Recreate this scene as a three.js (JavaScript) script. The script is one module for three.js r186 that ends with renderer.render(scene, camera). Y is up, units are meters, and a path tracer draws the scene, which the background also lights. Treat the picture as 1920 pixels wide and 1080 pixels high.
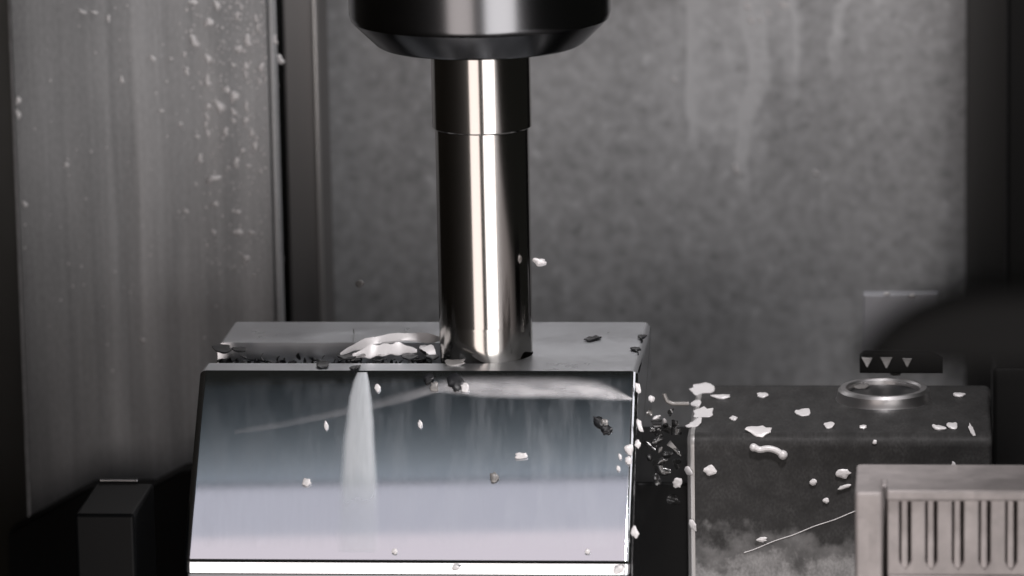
import * as THREE from 'three';
import { RoundedBoxGeometry } from 'three/addons/geometries/RoundedBoxGeometry.js';
import { ImprovedNoise } from 'three/addons/math/ImprovedNoise.js';
import { RectAreaLightUniformsLib } from 'three/addons/lights/RectAreaLightUniformsLib.js';
import * as BGU from 'three/addons/utils/BufferGeometryUtils.js';
import { Brush, Evaluator, SUBTRACTION } from 'three-bvh-csg';

// ---------------------------------------------------------------- camera
const U = 1.1e-4, F = 8800;                       // metres per photo pixel at the tool; focal length in photo pixels
const yaw = THREE.MathUtils.degToRad(4.97), pitch = THREE.MathUtils.degToRad(11.95), roll = THREE.MathUtils.degToRad(-1.02);
const V = (x, y, z) => new THREE.Vector3(x, y, z);
const fwd = V(-Math.sin(yaw) * Math.cos(pitch), -Math.sin(pitch), -Math.cos(yaw) * Math.cos(pitch));
const r0 = V(Math.cos(yaw), 0, -Math.sin(yaw)), u0 = r0.clone().cross(fwd);
const rgt = r0.clone().multiplyScalar(Math.cos(roll)).addScaledVector(u0, Math.sin(roll));
const upv = r0.clone().multiplyScalar(-Math.sin(roll)).addScaledVector(u0, Math.cos(roll));
const camPos = V(0, 0, 0).addScaledVector(rgt, 176.6 * U).addScaledVector(upv, 155.4 * U).addScaledVector(fwd, -F * U);
const camera = new THREE.PerspectiveCamera(THREE.MathUtils.radToDeg(2 * Math.atan(540 / F)), 16 / 9, 0.05, 10);
camera.position.copy(camPos);
camera.quaternion.setFromRotationMatrix(new THREE.Matrix4().makeBasis(rgt, upv, fwd.clone().negate()));
camera.focus = 0.975; camera.userData.fStop = 17;
camera.updateMatrixWorld();
// world point on a plane, found along the line of sight of a photo pixel
function sight(px, py) { return fwd.clone().addScaledVector(rgt, (px - 960) / F).addScaledVector(upv, (540 - py) / F); }
function onPlane(px, py, p, n) { const d = sight(px, py), t = p.clone().sub(camPos).dot(n) / d.dot(n); return camPos.clone().addScaledVector(d, t); }
const onZ = (px, py, z) => onPlane(px, py, V(0, 0, z), V(0, 0, 1));
const onY = (px, py, y) => onPlane(px, py, V(0, y, 0), V(0, 1, 0));

// ---------------------------------------------------------------- scene, lamps, exposure
const scene = new THREE.Scene();
scene.background = new THREE.Color().setRGB(0.010, 0.010, 0.009);
const renderer = new THREE.WebGLRenderer({ antialias: true });
renderer.toneMapping = THREE.LinearToneMapping;
renderer.toneMappingExposure = 1.3;
renderer.shadowMap.enabled = true;
RectAreaLightUniformsLib.init();
const glowMat = (c, k) => new THREE.MeshStandardMaterial({ color: 0x111111, roughness: 0.6, emissive: new THREE.Color().setRGB(...c), emissiveIntensity: k });
function setTag(o, label, category, group, kind) {
  if (label) o.userData.label = label;
  if (category) o.userData.category = category;
  if (group) o.userData.group = group;
  if (kind) o.userData.kind = kind;
  return o;
}
function lampPanel(name, label, centre, w, h, aim, color, k, rim = 0.006, lift = 0.002) {       // a glowing panel with its housing and the light just in front of its face
  const g = new THREE.Group(); g.name = name; g.position.copy(centre); scene.add(g);
  g.lookAt(aim); setTag(g, label, 'lamp');
  const box = new THREE.Mesh(new RoundedBoxGeometry(w + 2 * rim, h + 2 * rim, 0.012, 2, rim < 0.001 ? 0.00002 : 0.003), new THREE.MeshStandardMaterial({ color: 0x222222, roughness: 0.7 }));
  box.name = 'housing'; box.position.z = -0.008; g.add(box);
  const face = new THREE.Mesh(new THREE.PlaneGeometry(w, h), glowMat(color, k * 0.1)); face.name = 'diffuser'; face.position.z = -0.001; g.add(face);
  const l = new THREE.RectAreaLight(new THREE.Color().setRGB(...color), k, w, h); l.name = 'panel_lamp'; l.position.z = lift; l.rotation.y = Math.PI; g.add(l);
  return g;
}
// two tall bright panes of the machine door, left and right of the camera
lampPanel('door_light_panel', 'tall pale light panel left of the camera', V(-0.232, -0.105, 1.05), 0.438, 0.61, V(-0.232, -0.105, 0), [1, 0.89, 0.85], 1.7);
lampPanel('door_light_panel_001', 'tall bright light panel right of the camera', V(0.474, -0.105, 1.05), 0.596, 0.61, V(0.474, -0.105, 0), [1, 0.95, 0.94], 2.9);
lampPanel('added_wall_lamp', 'added bar lamp, unseen, brightening the top of the back wall', V(0.035, onZ(960, 0, -0.12).y + 0.06, -0.10), 0.26, 0.03, V(0.035, onZ(960, 120, -0.2).y, -0.2), [1, 0.97, 0.98], 1.6);  // added lamp that washes the upper back wall with light
lampPanel('added_top_lamp', 'added small bar lamp, unseen, brightening the block top from behind', V(-0.02, onZ(960, 0, -0.14).y + 0.03, -0.14), 0.16, 0.02, V(-0.02, 0, -0.03), [1, 0.97, 0.98], 2.1);  // added lamp for more brightness on the block top
lampPanel('added_side_lamp', 'added lamp, unseen, upper right, lighting the right bevel and block top', V(0.28, 0.30, 0.04), 0.12, 0.2, V(0.05, 0, -0.02), [1, 0.96, 0.98], 0.8);  // added lamp for the bright strip on the right bevel

{ // unseen spot lamp, added to brighten the chips on the fixture
  const g = new THREE.Group(); g.name = 'added_spot_lamp'; g.position.set(0.12, 0.30, 0.16); scene.add(g); setTag(g, 'added round spot lamp, unseen, aimed down to brighten the fixture block and workpiece', 'lamp');
  g.lookAt(V(0.045, -0.01, 0.0));
  const hs = new THREE.Mesh(new THREE.CylinderGeometry(0.024, 0.017, 0.06, 32, 1, true).rotateX(Math.PI / 2), new THREE.MeshStandardMaterial({ color: 0x111111, roughness: 0.5, side: THREE.DoubleSide })); hs.name = 'housing'; hs.position.z = -0.03; g.add(hs);
  const ln = new THREE.Mesh(new THREE.CircleGeometry(0.02, 32), glowMat([1, 0.96, 0.95], 1.2)); ln.name = 'lens'; ln.position.z = -0.004; g.add(ln);
  const sp = new THREE.SpotLight(new THREE.Color().setRGB(1, 0.96, 0.97), 0.2, 0, 0.30, 0.5, 2); sp.name = 'spot_beam'; sp.position.set(0, 0, 0.002); sp.castShadow = true; sp.shadow.radius = 0.9; g.add(sp);
  const tg = new THREE.Object3D(); tg.name = 'spot_aim'; tg.position.set(0, 0, 1); g.add(tg); sp.target = tg;
}

// ---------------------------------------------------------------- helpers
const noise = new ImprovedNoise();
function rng(seed) { let s = seed | 0; return () => { s = (s + 0x6d2b79f5) | 0; let t = Math.imul(s ^ (s >>> 15), 1 | s); t = (t + Math.imul(t ^ (t >>> 7), 61 | t)) ^ t; return ((t ^ (t >>> 14)) >>> 0) / 4294967296; }; }
function fbm(x, y, z, oct) { let s = 0, a = 0.5; for (let i = 0; i < oct; i++) { s += a * noise.noise(x, y, z + i * 7.3); x *= 2.03; y *= 2.03; a *= 0.5; } return s; }
const smooth = THREE.MathUtils.smoothstep, clamp = THREE.MathUtils.clamp, lerp = THREE.MathUtils.lerp;
const toS = (l) => 255 * (l <= 0.0031308 ? 12.92 * l : 1.055 * Math.pow(clamp(l, 0, 1), 1 / 2.4) - 0.055);
function tex(w, h, fn, srgb, clampEdge) {          // fn(u, v) gives linear values
  const d = new Uint8Array(w * h * 4);
  for (let y = 0, o = 0; y < h; y++) for (let x = 0; x < w; x++, o += 4) {
    const c = fn((x + 0.5) / w, (y + 0.5) / h), a = Array.isArray(c) ? c : [c, c, c];
    for (let k = 0; k < 3; k++) d[o + k] = clamp(Math.round(srgb ? toS(a[k]) : 255 * a[k]), 0, 255);
    d[o + 3] = 255;
  }
  const t = new THREE.DataTexture(d, w, h, THREE.RGBAFormat);
  t.wrapS = t.wrapT = clampEdge ? THREE.ClampToEdgeWrapping : THREE.RepeatWrapping; t.magFilter = THREE.LinearFilter;
  if (srgb) t.colorSpace = THREE.SRGBColorSpace;
  t.needsUpdate = true;
  return t;
}
const taken = {};
function numbered(name) { const n = taken[name] = (taken[name] ?? -1) + 1; return n ? name + '_' + String(n).padStart(3, '0') : name; }
function thing(name, label, category, pos = V(0, 0, 0), group) {
  const g = new THREE.Group(); g.name = numbered(name); g.position.copy(pos); scene.add(g);
  return setTag(g, label, category, group);
}
function part(name, geo, mat, parent) { const m = new THREE.Mesh(geo, mat); m.name = name; m.castShadow = m.receiveShadow = true; parent.add(m); return m; }
function solo(name, geo, mat, label, category, group, kind) { const m = part(numbered(name), geo, mat, scene); return setTag(m, label, category, group, kind); }
function boxUV(geo, s = 1) {                       // uv in metres from the face direction
  const g = geo.index ? geo.toNonIndexed() : geo, p = g.attributes.position, uv = new Float32Array(p.count * 2), a = V(), b = V(), c = V();
  for (let i = 0; i < p.count; i += 3) {
    a.fromBufferAttribute(p, i); b.fromBufferAttribute(p, i + 1); c.fromBufferAttribute(p, i + 2);
    const n = b.clone().sub(a).cross(c.clone().sub(a)), ax = Math.abs(n.x), ay = Math.abs(n.y), az = Math.abs(n.z);
    [a, b, c].forEach((q, k) => { const [u, v] = ax > ay && ax > az ? [q.z, q.y] : ay > az * 1.2 ? [q.x, q.z] : [q.x, q.y - q.z]; uv[(i + k) * 2] = u * s; uv[(i + k) * 2 + 1] = v * s; });
  }
  g.setAttribute('uv', new THREE.BufferAttribute(uv, 2));
  return g;
}
function planeUV(geo, w, h) { const p = geo.attributes.position, uv = new Float32Array(p.count * 2); for (let i = 0; i < p.count; i++) { uv[2 * i] = p.getX(i) / w + 0.5; uv[2 * i + 1] = p.getY(i) / h + 0.5; } geo.setAttribute('uv', new THREE.BufferAttribute(uv, 2)); return geo; }
function creased(geo, angle) {                     // normals weighted by area, kept apart across edges sharper than angle
  const g = geo.index ? geo.toNonIndexed() : geo, p = g.attributes.position, n = p.count / 3, fn = [], near = new Map(), cosA = Math.cos(angle), a = V(), b = V(), c = V();
  const key = (i) => Math.round(p.getX(i) * 1e7) + ',' + Math.round(p.getY(i) * 1e7) + ',' + Math.round(p.getZ(i) * 1e7);
  for (let f = 0; f < n; f++) {
    a.fromBufferAttribute(p, 3 * f); b.fromBufferAttribute(p, 3 * f + 1); c.fromBufferAttribute(p, 3 * f + 2);
    const v = b.clone().sub(a).cross(c.clone().sub(a)); fn.push([v, v.clone().normalize()]);
    for (let k = 0; k < 3; k++) { const q = key(3 * f + k); if (!near.has(q)) near.set(q, []); near.get(q).push(f); }
  }
  const out = new Float32Array(p.count * 3);
  for (let i = 0; i < p.count; i++) { const me = fn[Math.floor(i / 3)], s = V(); for (const f of near.get(key(i))) if (fn[f][1].dot(me[1]) > cosA) s.add(fn[f][0]); s.normalize(); if (!(s.lengthSq() > 0.5)) s.copy(me[1]); s.toArray(out, i * 3); }
  g.setAttribute('normal', new THREE.BufferAttribute(out, 3));
  return g;
}
function rbox(w, h, d, r = 0.0008, seg = 2) { return new RoundedBoxGeometry(w, h, d, seg, Math.min(r, w / 2.01, h / 2.01, d / 2.01)); }
function prism(pts, depth, bevel = 0.0006, seg = 2) { // outline in x,y; front face at z = 0, reaching back by depth
  const s = new THREE.Shape(pts.map(([x, y]) => new THREE.Vector2(x, y)));
  const g = new THREE.ExtrudeGeometry(s, { depth: depth - 2 * bevel, bevelEnabled: bevel > 0, bevelThickness: bevel, bevelSize: bevel, bevelOffset: -bevel, bevelSegments: seg });
  return g.translate(0, 0, -depth + bevel);
}
const M = {};
const std = (o) => new THREE.MeshPhysicalMaterial(o);
const RGB = (r, g, b) => new THREE.Color().setRGB(r, g, b);

// ---------------------------------------------------------------- materials
const WALL = { w: 0.36, h: 0.29, z: -0.2 };
WALL.c = onZ(1000, 420, WALL.z);
const onWall = (px, py) => onZ(px, py, WALL.z).sub(WALL.c);
const STAINS = [[1298, 1490, 240, 0.22], [1300, 1318, 260, 0.16], [1395, 1420, 330, 0.18], [1475, 1500, 170, 0.14], [640, 690, 260, 0.06], [1575, 1590, 90, 0.2], [1140, 1296, -40, -0.2], [1640, 1815, 150, -0.08]].map(([a, b, y, k]) => [onWall(a, 100).x, onWall(b, 100).x, onWall(a, y).y, k]);
const RUN = [onWall(1500, 600).x, onWall(1600, 600).x, onWall(1550, 560).y];
{
  // the wall sheet spans WALL.w by WALL.h; (X, Y) below are metres from its centre
  const wallC = tex(1536, 1240, (u, v) => {
    const X = (u - 0.5) * WALL.w, Y = (v - 0.5) * WALL.h;
    const blot = fbm(X * 26, Y * 26, 1, 5), fine = fbm(X * 300, Y * 300, 4, 3), run = fbm(X * 80, Y * 7, 9, 4), big = fbm(X * 9, Y * 8, 14, 3);
    let a = 0.53 + 0.20 * blot + 0.26 * fine + 0.07 * run + 0.20 * big;
    const spot = fbm(X * 300 + 3, Y * 300, 21, 2); if (spot > 0.2) a += 0.7 * (spot - 0.2); if (spot < -0.22) a += 0.7 * (spot + 0.22);
    // pale dried run marks hanging from the top
    const e = fbm(X * 60, Y * 20, 44, 4) * 0.012;
    for (const [x0, x1, yEnd, k] of STAINS) if (X + e > x0 && X + e < x1) a += k * smooth(Y + 4 * e, yEnd - 0.004, yEnd + 0.012) * (0.75 + 0.5 * run);
    if (X + e > RUN[0] && X + e < RUN[1] && Y < RUN[2]) a += 0.08 + 0.05 * run;
    a = clamp(a, 0.02, 0.8);
    return [a * 0.97, a * 0.98, a];
  }, true, true);
  const wallB = tex(512, 512, (u, v) => 0.5 + 0.5 * fbm(u * 40, v * 40, 3, 4), false);
  M.wall = std({ map: wallC, bumpMap: wallB, bumpScale: 0.0003, roughness: 0.62, metalness: 0.0 });
  const plateC = tex(1024, 1024, (u, v) => {
    const run = fbm(u * 9, v * 0.7, 31, 5), big = fbm(u * 3, v * 3, 33, 4), fine = fbm(u * 70, v * 90, 36, 3), drip = fbm(u * 40, v * 1.5, 38, 3);
    let band = 0; const xp = lerp(30, 508, u) + 14 * fbm(u * 6, v * 2.5, 48, 4), yp = lerp(1150, -60, v);
    for (const [p, q, k, y0, y1, f] of [[20, 82, -0.20, -100, 1200, 10], [82, 146, -0.15, -100, 760, 14], [146, 200, -0.12, -100, 700, 12], [200, 213, 0.05, 180, 900, 4], [213, 256, -0.13, -100, 560, 6], [258, 306, 0.09, 240, 1200, 8], [330, 342, 0.05, 300, 900, 5], [310, 420, -0.04, 30, 420, 22], [425, 500, -0.03, -100, 330, 10]])
      band += 0.55 * k * smooth(xp, p - f, p + f) * (1 - smooth(xp, q - f, q + f)) * smooth(yp + 80 * fbm(u * 60, v * 3, 49, 3), y0 - 60, y0 + 60) * (1 - smooth(yp + 160 * fbm(u * 50, v * 2, 50, 3), y1 - 90, y1 + 90));
    const a = clamp(0.49 + band + 0.10 * run + 0.14 * big + 0.09 * fine + 0.10 * drip + 0.05 * fbm(u * 160, v * 6, 39, 2), 0.06, 0.8);
    return [a * 0.965, a * 0.98, a];
  }, true, true);
  const plateR = tex(512, 256, (u, v) => clamp(0.5 + 0.3 * fbm(u * 9, v * 2, 41, 4), 0.25, 0.9), false, true);
  M.plate = std({ map: plateC, roughness: 1, roughnessMap: plateR, metalness: 0.25 });
  // machined aluminium: fine cutter lines along the face
  const aluR = tex(1024, 256, (u, v) => clamp(0.045 + 0.012 * fbm(u * 60, v * 3, 51, 4) + 0.02 * fbm(u * 8, v * 8, 53, 3), 0.025, 0.5), false);
  const aluB = tex(1024, 128, (u, v) => 0.5 + 0.5 * fbm(u * 120, v * 2, 57, 3), false);
  M.alu = std({ color: RGB(0.80, 0.83, 0.87), metalness: 1, roughness: 1, roughnessMap: aluR, bumpMap: aluB, bumpScale: 0.0000015 });
  for (const t of [aluR, aluB]) { t.repeat.set(10, 10); }
  const topR = tex(512, 512, (u, v) => clamp(0.32 + 0.12 * fbm(u * 5, v * 7, 151, 4) + 0.05 * fbm(u * 40, v * 40, 152, 3), 0.16, 0.6), false); topR.repeat.set(10, 10);
  M.aluRough = std({ color: RGB(0.55, 0.57, 0.59), metalness: 1, roughness: 0.6 });
  M.aluTop = std({ color: RGB(0.80, 0.82, 0.85), metalness: 1, roughness: 1, roughnessMap: topR, bumpMap: aluB, bumpScale: 0.000006 });
  M.tool = std({ color: RGB(0.47, 0.45, 0.43), metalness: 1, roughness: 0.13 });
  M.toolCut = std({ color: RGB(0.50, 0.485, 0.46), metalness: 1, roughness: 0.16 });
  M.nut = std({ color: RGB(0.16, 0.163, 0.17), metalness: 1, roughness: 0.2 });
  const fixC = tex(1024, 512, (u, v) => { // dark oily steel; ragged pale deposit at the foot also holds reflected light as colour
    const rag = 0.22 * fbm(u * 6, v * 6, 64, 5) + 0.10 * fbm(u * 26, v * 12, 66, 4), footPale = 1 - smooth(v + rag, 0.54, 0.62), footBright = 1 - smooth(v + rag * 0.9 + 0.05 * fbm(u * 70, v * 50, 69, 2), 0.43, 0.50);
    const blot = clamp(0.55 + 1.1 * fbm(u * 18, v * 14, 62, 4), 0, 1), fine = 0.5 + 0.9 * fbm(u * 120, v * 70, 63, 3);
    const a = clamp(0.035 + 0.05 * blot * fine + footPale * (0.04 + 0.12 * blot) + footBright * (0.08 + 0.12 * fine), 0.02, 0.6);
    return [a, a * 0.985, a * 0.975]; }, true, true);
  const fixR = tex(512, 512, (u, v) => clamp(0.52 + 0.25 * fbm(u * 9, v * 6, 67, 5) + 0.06 * fbm(u * 70, v * 40, 68, 2), 0.2, 0.8), false);
  
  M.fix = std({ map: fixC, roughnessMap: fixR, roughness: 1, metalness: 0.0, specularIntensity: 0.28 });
  M.ring = std({ color: RGB(0.55, 0.54, 0.54), metalness: 1, roughness: 0.38 });
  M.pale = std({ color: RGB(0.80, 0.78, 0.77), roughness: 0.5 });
  M.edgeHighlight = std({ color: RGB(0.50, 0.49, 0.48), metalness: 0.7, roughness: 0.45 });  // paler steel for the left bevel, its highlight put into the colour
  M.black = std({ color: RGB(0.006, 0.006, 0.006), roughness: 0.5, specularIntensity: 0.2 });
  M.blackGloss = std({ color: RGB(0.010, 0.011, 0.012), roughness: 0.32 });
  M.jaw = std({ color: RGB(0.004, 0.0045, 0.005), roughness: 0.42, specularIntensity: 0.3 });
  M.darkSteel = std({ color: RGB(0.10, 0.095, 0.09), roughness: 0.5, metalness: 0.3 });
  M.rail = std({ color: RGB(0.22, 0.21, 0.205), roughness: 0.45, metalness: 0.4 });
  const castC = tex(512, 512, (u, v) => { const a = clamp(0.48 + 0.22 * fbm(u * 8, v * 8, 71, 5) + 0.06 * fbm(u * 40, v * 40, 72, 3), 0.1, 0.9); return [a, a * 0.92, a * 0.90]; }, true); castC.repeat.set(16, 16);
  M.cast = std({ map: castC, roughness: 0.5, metalness: 0.15 });
  M.chip = std({ color: RGB(0.90, 0.88, 0.88), roughness: 0.42, metalness: 0.12 });
  M.chipDark = std({ color: RGB(0.012, 0.013, 0.015), roughness: 0.35 });
  M.chipWet = std({ color: RGB(0.10, 0.10, 0.10), roughness: 0.25, metalness: 0.8 });
  M.chipGrey = std({ color: RGB(0.30, 0.29, 0.28), roughness: 0.4, metalness: 0.4 });
  M.drop = std({ color: RGB(0.90, 0.88, 0.88), roughness: 0.45, metalness: 0.1, clearcoat: 1, clearcoatRoughness: 0.25 });
  M.film = std({ color: RGB(0.80, 0.84, 0.86), roughness: 0.42, metalness: 0.55, transparent: true, opacity: 0.72 });
  const al = (f) => tex(128, 256, f, false, true);
  M.film.alphaMap = al((u, v) => smooth(u, 0, 0.22) * (1 - smooth(u, 0.78, 1)) * (0.92 + 0.3 * fbm(u * 5, v * 4, 81, 3)) * (0.2 + 0.8 * smooth(v, 0.05, 0.4)) );
  M.filmThin = std({ color: RGB(0.82, 0.80, 0.80), roughness: 0.5, metalness: 0.9, transparent: true, opacity: 0.42 });
  M.filmThin.alphaMap = al((u, v) => (0.25 + 0.75 * smooth(u, 0.25, 0.5)) * smooth(v, 0, 0.25) * (1 - smooth(v, 0.4, 1)) * (0.8 + 0.7 * fbm(u * 14, v * 3, 83, 4)));
}

// ---------------------------------------------------------------- setting: back wall, table
{
  const m = solo('back_wall', planeUV(new THREE.BoxGeometry(WALL.w, WALL.h, 0.006), WALL.w, WALL.h), M.wall, 'mottled grey coolant-stained sheet metal wall behind the tool', 'wall', null, 'structure');
  m.position.copy(WALL.c).add(V(0, 0, -0.003));
  const t = solo('machine_table', rbox(0.6, 0.04, 0.3, 0.002), M.black, 'black machine table under the vise', 'table', null, 'structure');
  t.position.set(0, -0.115, -0.02);
}

// ceiling cove above the tool: pale diffuser strips and a sheet added behind them to grade the light (seen mirrored in the sloped face)
const faceN = V(0, 266, 297).normalize();          // normal of the sloped face
function mirrored(px, py, dist) {                  // where the sight line of a pixel on the sloped face goes after reflection
  const p = onPlane(px, py, V(0, 0, 0), faceN), d = p.clone().sub(camPos).normalize(); d.addScaledVector(faceN, -2 * d.dot(faceN));
  return p.addScaledVector(d, dist);
}

{
  const D = 0.25, A = mirrored(370, 908, D), B = mirrored(1180, 892, D), P1 = mirrored(775, 894, D), P2 = mirrored(775, 982, D), P3 = mirrored(775, 1100, D), P0 = mirrored(775, 700, D);
  const ex = B.clone().sub(A).normalize(), er = P1.clone().sub(onPlane(775, 901, V(0, 0, 0), faceN)).normalize(), e2 = er.clone().negate();
  ex.addScaledVector(er, -ex.dot(er)).normalize();
  const e1 = P0.clone().sub(P1); e1.addScaledVector(ex, -e1.dot(ex)).addScaledVector(er, -e1.dot(er)); const span = e1.length(); e1.normalize();
  const strip = (name, label, from, to, color, k) => {
    const w = 0.20, h = to - from, c = P1.clone().addScaledVector(e1, -(from + to) / 2);
    const g = lampPanel(name, label, c, w, h, c.clone().add(e2), color, k, 0.00004, 0.0004);
    g.quaternion.setFromRotationMatrix(new THREE.Matrix4().makeBasis(ex, e2.clone().cross(ex), e2)); return g;
  };
  const d12 = P2.distanceTo(P1);
  strip('ceiling_light', 'cool lavender ceiling light strip above the block', 0.0, d12, [0.98, 0.95, 1.06], 0.37);
  strip('ceiling_light_001', 'pinkish ceiling light strip in front of the lavender one', d12, d12 + 0.03, [1.08, 0.96, 1.02], 0.50);
  // added sheet, unseen: curls over level toward the back to grade its light
  const pos = [], idx = [], n = 24, wd = 0.10, o = P1.clone().addScaledVector(e1, 0.0008).addScaledVector(e2, 0.0006);
  for (let i = 0; i <= n + 1; i++) {
    const a = Math.min(1, i / n) * Math.PI / 2, ext = i > n ? 0.002 : 0;
    const p = o.clone().addScaledVector(e1, span * 0.85 * (1 - Math.cos(a)) + ext).addScaledVector(e2, span * 0.7 * Math.sin(a));
    for (const [s, t] of [[-1, 0], [1, 0], [1, 1], [-1, 1]]) { const q = p.clone().addScaledVector(ex, s * wd).addScaledVector(e1, t * 0.001 * Math.cos(a)).addScaledVector(er, t * 0.001 * Math.sin(a)); pos.push(q.x, q.y, q.z); }
    if (i <= n) for (let k = 0; k < 4; k++) { const a0 = i * 4 + k, b0 = i * 4 + (k + 1) % 4; idx.push(a0, a0 + 4, b0, b0, a0 + 4, b0 + 4); }
  }
  const g = new THREE.BufferGeometry(); g.setAttribute('position', new THREE.Float32BufferAttribute(pos, 3)); g.setIndex(idx);
  solo('added_cove_sheet', creased(g, 0.6), std({ color: RGB(0.50, 0.60, 0.67), roughness: 0.7 }), 'curved pale sheet added behind the ceiling light strips to grade the reflection', 'ceiling', null, 'structure');
}

// ---------------------------------------------------------------- workpiece
const W2 = 829 * U / 2, DEP = 432 * U, DY = 297 * U, DZ = 267 * U;
const TOOL = onY(912, 662, 0), SLOT = { r: 0.0098, depth: 0.0052 };
{
  const t = thing('machined_block', 'shiny aluminium block with a sloped front face and a milled slot under the cutter', 'workpiece');
  const pts = [], arc = (cx, cy, r, a0, a1, n) => { for (let i = 0; i <= n; i++) { const a = lerp(a0, a1, i / n); pts.push([cx + r * Math.cos(a), cy + r * Math.sin(a)]); } };
  // outline in (z, y): sloped face, rounded lower edge, short upright front, bottom, back, top
  const nA = Math.atan2(faceN.y, faceN.z), r = 0.0016, eC = 0.06;
  pts.push([-0.0002, 0]);
  const k = r * Math.tan(nA / 2);
  const cz = DZ - r, cy = -DY - k;                 // centre of the rounding that touches the slope and the plane z = DZ
  const sx = Math.sin(nA), sc = Math.cos(nA);
  // shift the centre so that the rounding touches the slope line through (0,0)
  const off = r - (cz * sc + cy * sx); const cy2 = cy - (cz * sc + cy * sx - (0 - r)) / sx;
  arc(cz, cy2, r, nA, eC, 8);
  { const [zq, yq] = pts[pts.length - 1]; pts.push([zq + 0.0019 * Math.sin(eC), yq - 0.0019 * Math.cos(eC)], [zq + 0.0019 * Math.sin(eC) - 0.0002, yq - 0.0022]); }
  pts.push([DZ - 0.001, -0.075], [-DEP, -0.075], [-DEP, -0.0006], [-DEP + 0.0006, 0]);
  const s = new THREE.Shape(pts.map(([a, b]) => new THREE.Vector2(a, b)));
  const bv = 0.0016;
  let g = new THREE.ExtrudeGeometry(s, { depth: 2 * W2 - 2 * bv, bevelEnabled: true, bevelThickness: bv, bevelSize: bv, bevelOffset: -bv, bevelSegments: 5, curveSegments: 8 });
  // shape x -> world z, shape y -> world y, extrusion -> world x
  g.applyMatrix4(new THREE.Matrix4().makeBasis(V(0, 0, 1), V(0, 1, 0), V(-1, 0, 0)));
  g.translate(W2 - bv, 0, 0);
  g = creased(g, 0.5);
  g.translate(0, bv * 0, 0);
  const ev = new Evaluator(); ev.useGroups = false; ev.attributes = ['position', 'normal', 'uv'];
  const a = new Brush(g); a.updateMatrixWorld();
  const x0 = -W2 - 0.01, x1 = TOOL.x;
  const sl = new Brush(new THREE.BoxGeometry(x1 - x0, 0.02, 2 * SLOT.r)); sl.position.set((x0 + x1) / 2, 0.01 - SLOT.depth, TOOL.z); sl.updateMatrixWorld();
  const cyl = new Brush(new THREE.CylinderGeometry(SLOT.r, SLOT.r, 0.02, 64)); cyl.position.set(x1, 0.01 - SLOT.depth, TOOL.z); cyl.updateMatrixWorld();
  let res = ev.evaluate(a, sl, SUBTRACTION); res.updateMatrixWorld(); res = ev.evaluate(res, cyl, SUBTRACTION);
  const gg = boxUV(res.geometry, 1), gp = gg.attributes.position, A = V(), Bv = V(), C = V(), order = [[], [], []];
  gg.clearGroups();
  for (let i = 0; i < gp.count; i += 3) { A.fromBufferAttribute(gp, i); Bv.fromBufferAttribute(gp, i + 1); C.fromBufferAttribute(gp, i + 2); const nn = Bv.sub(A).cross(C.sub(A)).normalize(); order[nn.y > 0.93 || A.y > -0.006 && A.z < -0.003 && Math.abs(nn.x) < 0.9 && A.z > -0.0299 && A.x < x1 + 0.011 ? 1 : nn.z > 0.97 && nn.y < 0.02 ? 2 : 0].push(i, i + 1, i + 2); }
  gg.setIndex(order.flat()); let at = 0; order.forEach((o, k) => { gg.addGroup(at, o.length, k); at += o.length; });
  part('body', gg, [M.alu, M.aluTop, M.aluRough], t);
}

// ---------------------------------------------------------------- end mill and collet nut
{
  const t = thing('end_mill', 'polished steel end mill with a straight shank cutting a slot in the block', 'cutting tool', V(TOOL.x, 0, TOOL.z));
  const yAt = (py) => onZ(903, py, TOOL.z).y, yTop = yAt(90), yStep = yAt(238), yCut = yAt(600);
  const rs = 92 * U * 1.02, rn = 87 * U * 1.02;
  const lathe = (pts, n = 96) => new THREE.LatheGeometry(pts.map(([r, y]) => new THREE.Vector2(r, y)), n);
  part('shank', lathe([[0, yStep], [rs - 0.0004, yStep], [rs, yStep + 0.0004], [rs, yTop + 0.02], [0, yTop + 0.02]].map(([r, y]) => [r, y])), M.tool, t).geometry = creased(lathe([[0.0001, yStep], [rs - 0.0003, yStep], [rs, yStep + 0.0003], [rs, yTop + 0.02]]), 0.6);
  part('neck', creased(lathe([[rn, yCut], [rn, yStep - 0.0002], [rn - 0.0002, yStep + 0.0001]]), 0.6), M.tool, t);
  // cutting head with four shallow helical gullets
  const n = 96, m = 24, pos = [], idx = [];
  for (let j = 0; j <= m; j++) for (let i = 0; i <= n; i++) {
    const v = j / m, y = lerp(yCut, -SLOT.depth + 0.0003, v), a = i / n * Math.PI * 2, ph = ((a * 4 + v * 3.2) / (2 * Math.PI)) % 1;
    const gul = Math.pow(Math.max(0, Math.sin(ph * Math.PI)), 6) * 0.16 * smooth(v, 0.25, 0.8), r = rn * (1 - gul);
    pos.push(r * Math.cos(a), y, r * Math.sin(a));
    if (j < m && i < n) { const q = j * (n + 1) + i; idx.push(q, q + 1, q + n + 1, q + 1, q + n + 2, q + n + 1); }
  }
  const g = new THREE.BufferGeometry(); g.setAttribute('position', new THREE.Float32BufferAttribute(pos, 3)); g.setIndex(idx); g.computeVertexNormals();
  part('cutting_head', g, M.toolCut, t);

  const c = thing('collet_nut', 'black collet nut with a chamfered lower rim holding the end mill', 'collet nut', V(TOOL.x, 0, TOOL.z));
  const R = 246 * U * 1.0, yb = yAt(83), y2 = yAt(30);
  const prof = [[rs + 0.0006, yb + 0.004], [rs + 0.0006, yb + 0.0002], [rs + 0.0012, yb], [R * 0.76, yb], [R * 0.80, yb + 0.0006], [R * 0.985, y2 - 0.0004], [R, y2 + 0.001], [R, y2 + 0.03]];
  part('nut_body', creased(lathe(prof, 128), 0.35), M.nut, c);
}

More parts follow.
